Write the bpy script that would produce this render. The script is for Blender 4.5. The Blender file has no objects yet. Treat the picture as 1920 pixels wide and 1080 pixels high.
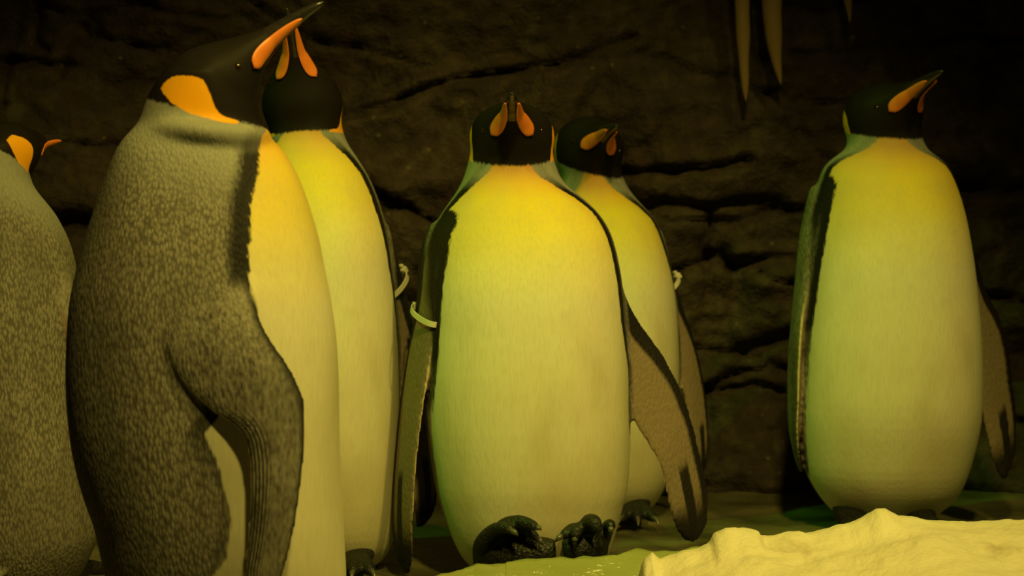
import bpy, bmesh, math, random
import numpy as np
from mathutils import Vector, Matrix, Euler

random.seed(4); rng = np.random.default_rng(4)
S = bpy.context.scene
COL = S.collection

# ------------------------------------------------------------------ camera
F_PX = 4000.0; CAM_Z = 0.65; HORIZON = 350.0
PITCH = math.atan((540 - HORIZON) / F_PX)
cd = bpy.data.cameras.new('camera'); cam = bpy.data.objects.new('camera', cd); COL.objects.link(cam)
cd.sensor_width = 36.0; cd.lens = F_PX / 1920 * 36.0
cam.location = (0, 0, CAM_Z); cam.rotation_euler = (math.pi/2 - PITCH, 0, 0)
cd.dof.use_dof = True; cd.dof.focus_distance = 3.15; cd.dof.aperture_fstop = 6.3
cd.clip_start = 0.05
S.camera = cam

def at(px, py, Y):
    """point on the ray through a pixel at world depth Y"""
    a = (px - 960) / F_PX; b = -(py - 540) / F_PX
    cy = math.cos(PITCH) + b * math.sin(PITCH)
    cz = -math.sin(PITCH) + b * math.cos(PITCH)
    t = Y / cy
    return np.array([a * t, Y, CAM_Z + cz * t])

# ------------------------------------------------------------------ light and exposure
S.view_settings.view_transform = 'Standard'; S.view_settings.look = 'None'
S.view_settings.gamma = 1.0; S.view_settings.use_curve_mapping = False
S.view_settings.exposure = -0.3
W = bpy.data.worlds.new('dim_hall'); S.world = W; W.use_nodes = True
bgn = W.node_tree.nodes['Background']
bgn.inputs[0].default_value = (0.9, 0.7, 0.28, 1); bgn.inputs[1].default_value = 0.012

def spot(name, loc, aim, power, col, angle, blend=0.6, radius=0.08):
    l = bpy.data.lights.new(name, 'SPOT'); l.energy = power; l.color = col
    l.spot_size = math.radians(angle); l.spot_blend = blend; l.shadow_soft_size = radius
    o = bpy.data.objects.new(name, l); COL.objects.link(o); o.location = loc
    o.rotation_euler = (Vector(aim) - Vector(loc)).to_track_quat('-Z', 'Y').to_euler()
    return o
# the hall's ceiling lamps, all above the picture: yellow ones in front and to the right, a green one to the left
YEL = (1.0, 0.79, 0.14)
spot('ceiling_lamp_front_offscreen', (0.30, 0.9, 3.0), (-0.06, 3.25, 0.50), 420, YEL, 46, 1.0, 0.10)
spot('ceiling_lamp_right_offscreen', (1.50, 1.5, 3.0), (0.10, 2.95, 0.40), 290, YEL, 62, 1.0, 0.10)
spot('green_lamp_left_offscreen', (-1.75, 2.65, 2.9), (0.32, 3.75, 0.45), 150, (0.22, 1.0, 0.03), 28, 0.6, 0.06)

# ------------------------------------------------------------------ numpy noise
def _hash(ix, iy, iz, seed):
    h = (ix.astype(np.int64)*374761393 + iy.astype(np.int64)*668265263 + iz.astype(np.int64)*2147483647 + seed*1274126177) & 0xffffffff
    h = ((h ^ (h >> 13)) * 1274126177) & 0xffffffff
    h = (h ^ (h >> 16)) & 0xffff
    return h / 65535.0
def vnoise(x, y, z, seed=0):
    x0, y0, z0 = np.floor(x), np.floor(y), np.floor(z)
    fx, fy, fz = x-x0, y-y0, z-z0
    fx, fy, fz = [f*f*(3-2*f) for f in (fx, fy, fz)]
    r = 0
    for i in (0, 1):
        for j in (0, 1):
            for k in (0, 1):
                w = (fx if i else 1-fx)*(fy if j else 1-fy)*(fz if k else 1-fz)
                r = r + w*_hash(x0+i, y0+j, z0+k, seed)
    return r*2-1
def fbm(x, y, z, oct=4, seed=0, gain=0.5):
    r = 0; a = 1.0; f = 1.0
    for o in range(oct):
        r = r + a*vnoise(x*f, y*f, z*f, seed+o*17); a *= gain; f *= 2.03
    return r

# ------------------------------------------------------------------ node helpers
class NT:
    def __init__(s, name):
        s.m = bpy.data.materials.new(name); s.m.use_nodes = True
        s.t = s.m.node_tree; s.t.nodes.clear()
        s.out = s.t.nodes.new('ShaderNodeOutputMaterial')
        s.b = s.t.nodes.new('ShaderNodeBsdfPrincipled')
        s.t.links.new(s.b.outputs[0], s.out.inputs[0])
    def set(s, sock, v):
        if isinstance(v, bpy.types.NodeSocket): s.t.links.new(v, sock)
        elif isinstance(v, (tuple, list)) and len(v) == 3 and sock.type == 'RGBA': sock.default_value = (*v, 1)
        else: sock.default_value = v
    def math(s, op, a, b=0.0, c=None, clamp=False):
        n = s.t.nodes.new('ShaderNodeMath'); n.operation = op; n.use_clamp = clamp
        s.set(n.inputs[0], a); s.set(n.inputs[1], b)
        if c is not None: s.set(n.inputs[2], c)
        return n.outputs[0]
    def sm(s, v, lo, hi, a=0.0, b=1.0):
        n = s.t.nodes.new('ShaderNodeMapRange'); n.interpolation_type = 'SMOOTHSTEP'
        s.set(n.inputs[0], v); n.inputs[1].default_value = lo; n.inputs[2].default_value = hi
        n.inputs[3].default_value = a; n.inputs[4].default_value = b
        return n.outputs[0]
    def mix(s, f, a, b, mode='MIX'):
        n = s.t.nodes.new('ShaderNodeMix'); n.data_type = 'RGBA'; n.blend_type = mode
        s.set(n.inputs[0], f); s.set(n.inputs[6], a); s.set(n.inputs[7], b)
        return n.outputs[2]
    def attr(s, name):
        n = s.t.nodes.new('ShaderNodeAttribute'); n.attribute_name = name
        return n.outputs['Fac']
    def obj(s, sc=(1, 1, 1)):
        n = s.t.nodes.new('ShaderNodeTexCoord'); m = s.t.nodes.new('ShaderNodeMapping')
        s.t.links.new(n.outputs['Object'], m.inputs[0]); m.inputs['Scale'].default_value = sc
        return m.outputs[0]
    def noise(s, vec, scale, detail=3.0, rough=0.5, col=False):
        n = s.t.nodes.new('ShaderNodeTexNoise'); s.set(n.inputs['Vector'], vec)
        n.inputs['Scale'].default_value = scale; n.inputs['Detail'].default_value = detail
        n.inputs['Roughness'].default_value = rough
        return n.outputs['Color' if col else 'Fac']
    def voro(s, vec, scale, feat='F1'):
        n = s.t.nodes.new('ShaderNodeTexVoronoi'); s.set(n.inputs['Vector'], vec); n.feature = feat
        n.inputs['Scale'].default_value = scale
        return n.outputs['Distance']
    def ramp(s, f, stops):
        n = s.t.nodes.new('ShaderNodeValToRGB'); s.set(n.inputs[0], f)
        e = n.color_ramp.elements
        while len(e) < len(stops): e.new(0.5)
        for q, (p, c) in zip(e, stops): q.position = p; q.color = (*c, 1)
        return n.outputs[0]
    def bump(s, h, strength, dist, nrm=None):
        n = s.t.nodes.new('ShaderNodeBump'); n.inputs['Strength'].default_value = strength
        n.inputs['Distance'].default_value = dist; s.set(n.inputs['Height'], h)
        if nrm is not None: s.set(n.inputs['Normal'], nrm)
        return n.outputs[0]
    def fin(s, col, rough=0.6, nrm=None, spec=0.5, **kw):
        s.set(s.b.inputs['Base Color'], col); s.set(s.b.inputs['Roughness'], rough)
        if not s.b.inputs['Specular IOR Level'].is_linked: s.b.inputs['Specular IOR Level'].default_value = spec
        if nrm is not None: s.set(s.b.inputs['Normal'], nrm)
        for k, v in kw.items(): s.set(s.b.inputs[k], v)
        return s.m

def plumage():
    t = NT('penguin_plumage')
    fine = t.noise(t.obj((1, 1, 0.16)), 260, 3)            # streaky barbs
    soft = t.noise(t.obj((1, 1, 0.45)), 14, 3)
    scale_v = t.voro(t.obj((1, 1, 0.36)), 290)
    scale_n = t.noise(t.obj((1, 1, 0.4)), 240, 2)
    rag = t.math('MULTIPLY', t.math('SUBTRACT', fine, 0.5), 0.012)
    belly = t.math('ADD', t.attr('belly'), rag)
    # grey back with small scale-like feathers, paler towards the neck
    sc = t.math('ADD', t.math('MULTIPLY', scale_v, 0.9), t.math('MULTIPLY', scale_n, 0.7))
    back = t.ramp(sc, [(0.35, (0.27, 0.25, 0.215)), (0.70, (0.205, 0.185, 0.16)), (1.0, (0.105, 0.093, 0.08))])
    blot = t.sm(soft, 0.35, 0.68)
    back = t.mix(t.math('MULTIPLY', blot, 0.45), back, (0.085, 0.074, 0.064))
    neckf = t.sm(t.attr('nape'), 0.13, 0.03)
    pale = t.mix(fine, (0.33, 0.33, 0.31), (0.22, 0.22, 0.20))
    back = t.mix(t.math('MULTIPLY', neckf, 0.85), back, pale)
    # dark border beside the white front
    band = t.attr('line')
    back = t.mix(t.math('MULTIPLY', t.sm(belly, -0.034, -0.016), band), back, (0.012, 0.010, 0.009))
    # front: orange throat, yellow chest, white belly
    ch = t.math('ADD', t.attr('chest'), t.math('MULTIPLY', t.math('SUBTRACT', soft, 0.5), 0.05))
    front = t.ramp(ch, [(0.0, (0.62, 0.585, 0.46)), (0.68, (0.66, 0.615, 0.47)), (0.765, (0.71, 0.63, 0.30)),
                        (0.845, (0.74, 0.59, 0.09)), (0.925, (0.75, 0.54, 0.02)), (0.965, (0.72, 0.40, 0.008)), (1.0, (0.52, 0.19, 0.004))])
    front = t.mix(t.sm(fine, 0.38, 0.75, 0.0, 0.22), front, (0.42, 0.37, 0.26))
    front = t.mix(t.sm(soft, 0.50, 0.75, 0.0, 0.25), front, (0.45, 0.39, 0.25))
    mottle = t.noise(t.obj((1, 1, 0.7)), 4.5, 3)  # broad random patches of darker olive-brown tone over the front
    front = t.mix(t.sm(mottle, 0.42, 0.68, 0.0, 0.5), front, (0.42, 0.35, 0.19))
    col = t.mix(t.sm(belly, -0.0025, 0.0025), back, front)
    # flippers
    u = t.attr('fl_u'); tt = t.attr('fl_t'); s_ = t.attr('fl_s')
    rows = t.math('SINE', t.math('MULTIPLY', t.math('ADD', u, t.math('MULTIPLY', t.math('SUBTRACT', soft, 0.5), 0.05)), 88))
    rowf = t.math('MULTIPLY', t.sm(u, 0.50, 0.72), t.sm(tt, 0.38, 0.5))
    outer = t.ramp(t.math('ADD', t.math('MULTIPLY', scale_n, 0.7), t.math('MULTIPLY', soft, 0.5)),
                   [(0.40, (0.27, 0.25, 0.215)), (0.60, (0.17, 0.153, 0.134)), (0.80, (0.055, 0.048, 0.043))])
    outer = t.mix(t.math('MULTIPLY', rowf, t.sm(rows, -0.3, 0.6)), outer, (0.022, 0.019, 0.017))
    outer = t.mix(t.sm(u, 0.13, 0.02), outer, (0.02, 0.018, 0.016))
    outer = t.mix(t.math('MULTIPLY', t.sm(u, 0.945, 0.965), t.sm(tt, 0.30, 0.4)), outer, (0.6, 0.50, 0.33))
    inner = t.mix(scale_n, (0.24, 0.185, 0.13), (0.16, 0.12, 0.085))
    un = t.math('ADD', u, t.math('MULTIPLY', t.math('SUBTRACT', soft, 0.5), 0.16))
    tipd = t.math('ADD', tt, t.math('MULTIPLY', t.math('SUBTRACT', soft, 0.5), 0.10))
    lead = t.math('SUBTRACT', un, t.sm(tt, 0.45, 0.12, 0.0, 0.42))
    inner = t.mix(t.sm(lead, 0.25, 0.17), inner, (0.012, 0.010, 0.010))
    inner = t.mix(t.sm(tipd, 0.74, 0.86), inner, (0.022, 0.018, 0.016))
    streak = t.math('MULTIPLY', t.sm(t.math('ABSOLUTE', t.math('SUBTRACT', un, 0.5)), 0.14, 0.09), t.sm(tipd, 0.64, 0.68))
    inner = t.mix(streak, inner, (0.018, 0.015, 0.013))
    flc = t.mix(t.sm(s_, -0.001, 0.001), inner, outer)
    col = t.mix(t.sm(t.attr('flip'), -0.002, 0.004), col, flc)
    # head: black hood and orange ear patch
    hrag = t.math('MULTIPLY', t.math('SUBTRACT', fine, 0.5), 0.008)
    hood = t.math('ADD', t.attr('hood'), hrag)
    blackc = t.mix(soft, (0.009, 0.007, 0.007), (0.015, 0.012, 0.010))
    col = t.mix(t.sm(hood, -0.003, 0.002), col, blackc)
    pt = t.math('ADD', t.attr('patch'), t.math('MULTIPLY', hrag, 0.4))
    pc = t.mix(soft, (0.80, 0.30, 0.006), (0.78, 0.38, 0.01))
    col = t.mix(t.sm(pt, -0.0012, 0.0012), col, pc)
    # relief
    isback = t.sm(t.math('MAXIMUM', t.attr('belly'), t.attr('hood')), 0.0, -0.01)
    h = t.math('MULTIPLY_ADD', isback, t.math('MULTIPLY', scale_v, -0.8), t.math('MULTIPLY', fine, 0.35))
    h = t.math('MULTIPLY', h, t.sm(t.attr('nape'), 0.02, 0.07, 0.25, 1.0))
    n = t.bump(h, 0.38, 0.0045)
    rough = t.sm(t.attr('hood'), -0.003, 0.002, 0.62, 0.5)
    t.set(t.b.inputs['Specular IOR Level'], t.sm(t.attr('hood'), -0.003, 0.002, 0.15, 0.05))
    m_ = t.fin(col, rough, n, 0.15)
    return m_

def simple(name, a, b, scale=60, rough=0.5, bump=0.0, spec=0.5, stretch=(1, 1, 1), **kw):
    t = NT(name); v = t.obj(stretch)
    n = t.noise(v, scale, 4)
    c = t.mix(n, a, b)
    nr = t.bump(n, bump, 0.004) if bump else None
    return t.fin(c, rough, nr, spec, **kw)

M = {}
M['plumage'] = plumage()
M['bill'] = simple('dark_bill', (0.010, 0.008, 0.008), (0.03, 0.026, 0.022), 90, 0.24, 0.15)
M['plate_orange'] = simple('orange_bill_plate', (0.76, 0.21, 0.03), (0.70, 0.18, 0.025), 50, 0.42, 0.05)
M['eye'] = simple('dark_eye', (0.01, 0.005, 0.003), (0.02, 0.01, 0.006), 200, 0.08)
M['foot'] = None
def foot_mat():
    t = NT('scaly_black_foot'); v = t.voro(t.obj(), 230)
    c = t.mix(t.sm(v, 0.15, 0.6), (0.022, 0.023, 0.018), (0.007, 0.007, 0.006))
    return t.fin(c, 0.5, t.bump(v, 0.45, 0.003), 0.35)
M['foot'] = foot_mat()
M['claw'] = simple('horn_claw', (0.05, 0.05, 0.04), (0.10, 0.095, 0.07), 150, 0.28)
M['band'] = simple('white_plastic_band', (0.70, 0.68, 0.55), (0.62, 0.60, 0.48), 80, 0.4)
M['dark_tail'] = simple('dark_tail', (0.02, 0.018, 0.016), (0.035, 0.03, 0.027), 90, 0.6, 0.2)

def rock_mat():
    t = NT('dark_rock')
    n1 = t.noise(t.obj((1, 1, 1.4)), 3.2, 6, 0.6); n2 = t.noise(t.obj(), 26, 6, 0.65); n3 = t.noise(t.obj((1, 1, 0.5)), 9, 5, 0.6)
    v = t.math('ADD', t.math('MULTIPLY', n1, 0.5), t.math('MULTIPLY', n2, 0.5))
    c = t.ramp(v, [(0.32, (0.020, 0.012, 0.009)), (0.5, (0.050, 0.035, 0.024)), (0.66, (0.10, 0.075, 0.05))])
    c = t.mix(t.sm(n3, 0.55, 0.72, 0, 0.6), c, (0.11, 0.095, 0.065))
    c = t.mix(t.sm(n3, 0.44, 0.28, 0, 0.6), c, (0.055, 0.024, 0.016))
    # pale mineral specks low on the wall
    v2 = t.voro(t.obj(), 17)
    c = t.mix(t.sm(v2, 0.10, 0.05, 0, 0.35), c, (0.28, 0.24, 0.14))
    h = t.math('ADD', n2, t.math('MULTIPLY', t.noise(t.obj(), 90, 4), 0.35))
    return t.fin(c, 0.75, t.bump(h, 0.7, 0.02), 0.3)
M['rock'] = rock_mat()
def floor_mat():
    t = NT('wet_icy_floor')
    n1 = t.noise(t.obj((1, 1, 1)), 4, 5); n2 = t.noise(t.obj((0.5, 1.6, 1)), 40, 4)
    c = t.ramp(n1, [(0.35, (0.06, 0.055, 0.03)), (0.55, (0.15, 0.14, 0.075)), (0.7, (0.24, 0.22, 0.12))])
    return t.fin(c, t.sm(n1, 0.35, 0.65, 0.16, 0.42), t.bump(t.math('ADD', n1, t.math('MULTIPLY', n2, 0.3)), 0.35, 0.02), 0.5)
M['floor'] = floor_mat()
def ice_mat():
    t = NT('wet_green_ice')
    n1 = t.noise(t.obj((0.5, 1.8, 1.8)), 22, 5); n2 = t.noise(t.obj((0.6, 1, 2)), 110, 4)
    c = t.mix(n1, (0.34, 0.34, 0.13), (0.22, 0.22, 0.07))
    return t.fin(c, 0.16, t.bump(t.math('ADD', n1, t.math('MULTIPLY', n2, 0.5)), 0.7, 0.006), 0.6)
M['ice'] = ice_mat()
def snow_mat():
    t = NT('dirty_snow')
    n1 = t.noise(t.obj((1, 0.8, 1.5)), 9, 5, 0.6); n2 = t.noise(t.obj(), 140, 4); n3 = t.noise(t.obj(), 34, 4)
    c = t.mix(t.sm(n1, 0.52, 0.70, 0, 0.7), (0.74, 0.68, 0.50), (0.40, 0.33, 0.20))
    return t.fin(c, 0.6, t.bump(t.math('ADD', n3, t.math('MULTIPLY', n2, 0.5)), 0.5, 0.008), 0.3,
                 **{'Subsurface Weight': 0.0})
M['snow'] = snow_mat()
M['icicle'] = simple('tan_icicle', (0.34, 0.235, 0.10), (0.22, 0.15, 0.065), 14, 0.35, 0.2, stretch=(1, 1, 0.25))

# ------------------------------------------------------------------ mesh helpers
def mesh_from(name, V, Fc, mat=None, smooth=True):
    me = bpy.data.meshes.new(name)
    me.from_pydata([tuple(v) for v in V], [], Fc); me.validate(); me.update()
    if smooth: me.polygons.foreach_set('use_smooth', [True]*len(me.polygons))
    if mat: me.materials.append(mat)
    return me
def link(name, me, parent=None, loc=None):
    o = bpy.data.objects.new(name, me); COL.objects.link(o)
    if parent is not None: o.parent = parent
    if loc is not None: o.location = loc
    return o
def tag(o, label=None, cat=None, group=None, kind=None):
    for k, v in (('label', label), ('category', cat), ('group', group), ('kind', kind)):
        if v: o[k] = v
    return o
def cr(pts, n):
    """Catmull-Rom resample of an (m,k) array to n rows, chord parameterised on index"""
    P = np.asarray(pts, float); m = len(P)
    Q = np.vstack([2*P[0]-P[1], P, 2*P[-1]-P[-2]])
    out = []
    for s in np.linspace(0, m-1, n):
        i = min(int(s), m-2); f = s-i
        a, b, c, d = Q[i], Q[i+1], Q[i+2], Q[i+3]
        out.append(0.5*((2*b)+(c-a)*f+(2*a-5*b+4*c-d)*f*f+(3*b-a-3*c+d)*f**3))
    return np.array(out)
def rings_mesh(R, cap=True):
    """R (n,m,3) rings -> verts, faces closed with fans"""
    n, m = R.shape[:2]
    V = list(R.reshape(-1, 3)); Fc = []
    for i in range(n-1):
        for j in range(m):
            k = (j+1) % m
            Fc.append((i*m+j, i*m+k, (i+1)*m+k, (i+1)*m+j))
    if cap:
        V.append(R[0].mean(0)); c0 = len(V)-1
        V.append(R[-1].mean(0)); c1 = len(V)-1
        for j in range(m):
            k = (j+1) % m
            Fc.append((k, j, c0)); Fc.append(((n-1)*m+j, (n-1)*m+k, c1))
    return V, Fc
def merge(parts):
    V, Fc = [], []
    for v, f in parts:
        o = len(V); V += [tuple(q) for q in v]; Fc += [tuple(i+o for i in g) for g in f]
    return V, Fc
def tube(pts, rad, m=10, flat=1.0, n=None):
    D = np.hstack([np.asarray(pts, float), np.asarray(rad, float)[:, None]])
    D = cr(D, n or len(pts)*4); P, r = D[:, :3], np.maximum(D[:, 3], 0.0004)
    T = np.gradient(P, axis=0); T /= np.linalg.norm(T, axis=1)[:, None]
    up = np.array([0, 0, 1.0]); R = []
    for p, q, t in zip(P, r, T):
        s = np.cross(t, up)
        if np.linalg.norm(s) < 0.1: s = np.cross(t, [0, 1.0, 0])
        s /= np.linalg.norm(s); b = np.cross(s, t)
        a = np.linspace(0, 2*np.pi, m, endpoint=False)
        R.append(p + q*(np.cos(a)[:, None]*s + flat*np.sin(a)[:, None]*b))
    return rings_mesh(np.array(R))
def remesh(V, Fc, vox):
    me = mesh_from('tmp', V, Fc)
    bm = bmesh.new(); bm.from_mesh(me); bmesh.ops.recalc_face_normals(bm, faces=bm.faces); bm.to_mesh(me); bm.free()
    o = bpy.data.objects.new('tmp', me); COL.objects.link(o)
    md = o.modifiers.new('r', 'REMESH'); md.mode = 'VOXEL'; md.voxel_size = vox; md.adaptivity = 0
    dg = bpy.context.evaluated_depsgraph_get(); dg.update()
    r = bpy.data.meshes.new_from_object(o.evaluated_get(dg), depsgraph=dg)
    bpy.data.objects.remove(o); bpy.data.meshes.remove(me)
    return r
def get_co(me):
    a = np.empty(len(me.vertices)*3, np.float32); me.vertices.foreach_get('co', a); return a.reshape(-1, 3).astype(float)
def get_edges(me):
    a = np.empty(len(me.edges)*2, np.int32); me.edges.foreach_get('vertices', a); return a.reshape(-1, 2)
def laplace(co, E, w, it):
    deg = np.bincount(E.ravel(), minlength=len(co)).astype(float)[:, None]; deg[deg == 0] = 1
    for _ in range(it):
        acc = np.zeros_like(co)
        for k in range(3):
            acc[:, k] = np.bincount(E[:, 0], co[E[:, 1], k], len(co)) + np.bincount(E[:, 1], co[E[:, 0], k], len(co))
        co = co + w[:, None]*(acc/deg-co)
    return co
def put_attr(me, name, arr):
    a = me.attributes.new(name, 'FLOAT', 'POINT'); a.data.foreach_set('value', np.asarray(arr, np.float32))
def poly_sdf(px, py, poly):
    """positive inside"""
    P = np.asarray(poly, float); d = np.full(px.shape, 1e9); ins = np.zeros(px.shape, bool)
    for i in range(len(P)):
        a, b = P[i], P[(i+1) % len(P)]; e = b-a
        t = np.clip(((px-a[0])*e[0]+(py-a[1])*e[1])/(e@e), 0, 1)
        d = np.minimum(d, np.hypot(px-a[0]-t*e[0], py-a[1]-t*e[1]))
        c = ((a[1] > py) != (b[1] > py)) & (px < (b[0]-a[0])*(py-a[1])/(b[1]-a[1]+1e-12)+a[0])
        ins ^= c
    return np.where(ins, d, -d)

# ------------------------------------------------------------------ the setting
def seg_dist(x, z, pl):
    d = np.full(x.shape, 1e9)
    for a, b in zip(pl[:-1], pl[1:]):
        a = np.array(a); b = np.array(b); e = b-a
        t = np.clip(((x-a[0])*e[0]+(z-a[1])*e[1])/(e@e), 0, 1)
        d = np.minimum(d, np.hypot(x-a[0]-t*e[0], z-a[1]-t*e[1]))
    return d
WALL_Y = 4.62
def build_wall():
    nx, nz = 560, 250
    xs = np.linspace(-2.9, 2.9, nx); zs = np.linspace(-0.12, 1.9, nz)
    X, Z = np.meshgrid(xs, zs)
    # stratified blocks: anisotropic cells
    k = 150
    cx = rng.uniform(-3, 3, k); cz = rng.uniform(-0.2, 2, k)
    wx = X + 0.10*fbm(X*3, Z*3, X*0, 3, 5); wz = Z + 0.05*fbm(X*3, Z*4, X*0+9, 3, 8)
    d1 = np.full(X.shape, 9.); d2 = d1.copy(); idx = np.zeros(X.shape, int)
    for i in range(k):
        d = np.hypot((wx-cx[i]), (wz-cz[i])*2.3)
        m = d < d1; d2 = np.where(m, d1, np.minimum(d2, d)); idx = np.where(m, i, idx); d1 = np.where(m, d, d1)
    off = rng.uniform(-0.035, 0.035, k)[idx]
    right = 1/(1+np.exp(-(X-0.35)/0.12))*1.0; low = 1/(1+np.exp((Z-0.80)/0.08))
    rough = 0.35 + 0.65*np.clip(right*low + 0.25, 0, 1)
    edge = np.clip((d2-d1)/0.05, 0, 1)
    D = -off*rough + (1-edge)*0.03*rough
    D = D - 0.09*fbm(X*1.3, Z*1.8, X*0+3, 4, 21) - 0.022*rough*fbm(X*9, Z*11, X*0, 4, 31) - 0.006*fbm(X*40, Z*45, X*0, 3, 41)
    cracks = [
        ([(560, 232), (640, 215), (720, 200), (850, 152), (920, 142), (1040, 130), (1150, 90), (1185, 72)], 0.010, 0.07),
        ([(-120, 100), (0, 110), (60, 115), (145, 122)], 0.010, 0.06), ([(18, 112), (22, 200)], 0.009, 0.05),
        ([(70, 0), (70, 70), (92, 92)], 0.008, 0.04),
        ([(140, 50), (200, 74), (250, 88), (310, 95)], 0.008, 0.05), ([(230, 5), (320, 25), (400, 38), (470, 44)], 0.007, 0.05),
        ([(1480, 106), (1580, 96), (1640, 88), (1700, 82), (1750, 68), (1830, 72), (1960, 68)], 0.007, 0.05),
        ([(1160, 326), (1300, 320), (1390, 308)], 0.011, 0.07), ([(1200, 378), (1340, 392), (1460, 380)], 0.013, 0.07),
        ([(1780, 345), (1850, 352), (2000, 350)], 0.016, 0.08), ([(1322, 400), (1326, 600), (1330, 900)], 0.010, 0.05),
        ([(690, 400), (780, 385), (860, 395)], 0.025, 0.09), ([(80, 415), (200, 425), (260, 410)], 0.030, 0.10),
        ([(1330, 485), (1400, 500), (1480, 490)], 0.016, 0.06), ([(1340, 640), (1400, 660), (1480, 640)], 0.022, 0.08),
        ([(1360, 470), (1385, 560), (1350, 640)], 0.012, 0.05), ([(1330, 740), (1420, 735), (1480, 745)], 0.014, 0.06),
        ([(1418, 0), (1420, 70), (1428, 115)], 0.012, 0.09), ([(1432, 178), (1460, 172)], 0.011, 0.08), ([(1700, 0), (1725, 55)], 0.010, 0.05),
        ([(1820, 130), (1860, 110), (1900, 100)], 0.006, 0.03), ([(1480, 200), (1500, 280), (1560, 300)], 0.012, 0.05)]
    wob = 0.012*fbm(X*14, Z*14, X*0, 3, 77)
    for pl, w, dep in cracks:
        q = [(at(a, b, WALL_Y)[0], at(a, b, WALL_Y)[2]) for a, b in pl]
        d = seg_dist(X+wob, Z+wob*0.8, q)
        D = D + 0.75*dep*np.exp(-(d/w)**2)*(0.65+0.5*fbm(X*6, Z*6, X*0+1, 2, 91))
        # the rock above a crack overhangs a little
    ledge = 0.10*np.exp(-((Z-0.02)/0.10)**2)
    D = D - ledge
    o_ = np.clip((Z-1.16)/0.4, 0, 1); D = D - 0.45*o_*o_*(3-2*o_)
    Y = WALL_Y + D + 0.10*np.clip(np.abs(X)-1.6, 0, None)*-1.5
    V = np.stack([X, Y, Z], -1).reshape(-1, 3)
    Fc = [(j*nx+i, j*nx+i+1, (j+1)*nx+i+1, (j+1)*nx+i) for j in range(nz-1) for i in range(nx-1)]
    o = link('wall_back', mesh_from('wall_back', V, Fc, M['rock']))
    tag(o, 'dark brown rock wall with cracks and ledges behind the penguins', kind='structure')
    return X, Z, Y
WX, WZ, WY = build_wall()
def wall_y(x, z):
    i = np.argmin(np.abs(WX[0]-x)); j = np.argmin(np.abs(WZ[:, 0]-z)); return float(WY[j, i])

def build_floor():
    nx, ny = 240, 200
    X, Y = np.meshgrid(np.linspace(-2.9, 2.9, nx), np.linspace(1.2, 4.75, ny))
    Z = 0.008*fbm(X*2.5, Y*2.5, X*0, 3, 3) + 0.003*fbm(X*14, Y*14, X*0, 3, 13) - 0.008
    V = np.stack([X, Y, Z], -1).reshape(-1, 3)
    Fc = [(j*nx+i, j*nx+i+1, (j+1)*nx+i+1, (j+1)*nx+i) for j in range(ny-1) for i in range(nx-1)]
    tag(link('floor', mesh_from('floor', V, Fc, M['floor'])), 'wet dark icy floor of the penguin enclosure', kind='structure')
build_floor()

# low sheet of green ice in front of the middle penguin
def build_ice():
    back = [(700, 1102), (780, 1088), (830, 1081), (868, 1075), (885, 1069), (905, 1061), (945, 1060), (953, 1057), (1000, 1054), (1060, 1050), (1120, 1044),
            (1150, 1040), (1200, 1036), (1260, 1032), (1330, 1026), (1420, 1022), (1520, 1018)]
    B = np.array([at(x, y, 3.35 + 0.08*(x-700)/800) for x, y in back])
    B = cr(B, 110); n = len(B)
    rows = []
    def prof(s):   # s 0 back foot .. 1 front
        return s
    offs = [(0.012, None), (0.006, -0.006), (0.0, 0.0), (-0.008, 0.002), (-0.03, 0.0), (-0.06, -0.003), (-0.10, -0.008), (-0.16, -0.016),
            (-0.24, -0.026), (-0.34, -0.036), (-0.46, -0.05), (-0.60, None)]
    for dy, dz in offs:
        kx = 0.2; R = B.copy(); R[:, 1] += np.where(dy < 0, dy*kx, dy)
        if dz is None: R[:, 2] = -0.02
        else: R[:, 2] = np.maximum(R[:, 2] + dz*1.2, 0.004)
        jit = fbm(R[:, 0]*30, R[:, 1]*40, R[:, 0]*0, 3, 51)
        if dz is not None:
            R[:, 2] += 0.0025*jit*(1.6 if dy > -0.02 else 1); R[:, 1] += 0.006*jit
        rows.append(R)
    R = np.array(rows); V = R.reshape(-1, 3)
    Fc = [(a*n+i, a*n+i+1, (a+1)*n+i+1, (a+1)*n+i) for a in range(len(offs)-1) for i in range(n-1)]
    nb = len(offs)
    Fc.append(tuple(a*n for a in range(nb))); Fc.append(tuple(a*n+n-1 for a in reversed(range(nb))))
    Fc.append(tuple(range(n-1, -1, -1)) + tuple((nb-1)*n+i for i in range(n)))
    base = B[n//2].copy(); base[2] = 0; base[1] -= 0.25
    o = link('ice_sheet', mesh_from('ice_sheet', V-base, Fc, M['ice']), loc=tuple(base))
    tag(o, 'low wet green-yellow ice sheet in front of the curled black feet', 'ice')
build_ice()

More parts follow.
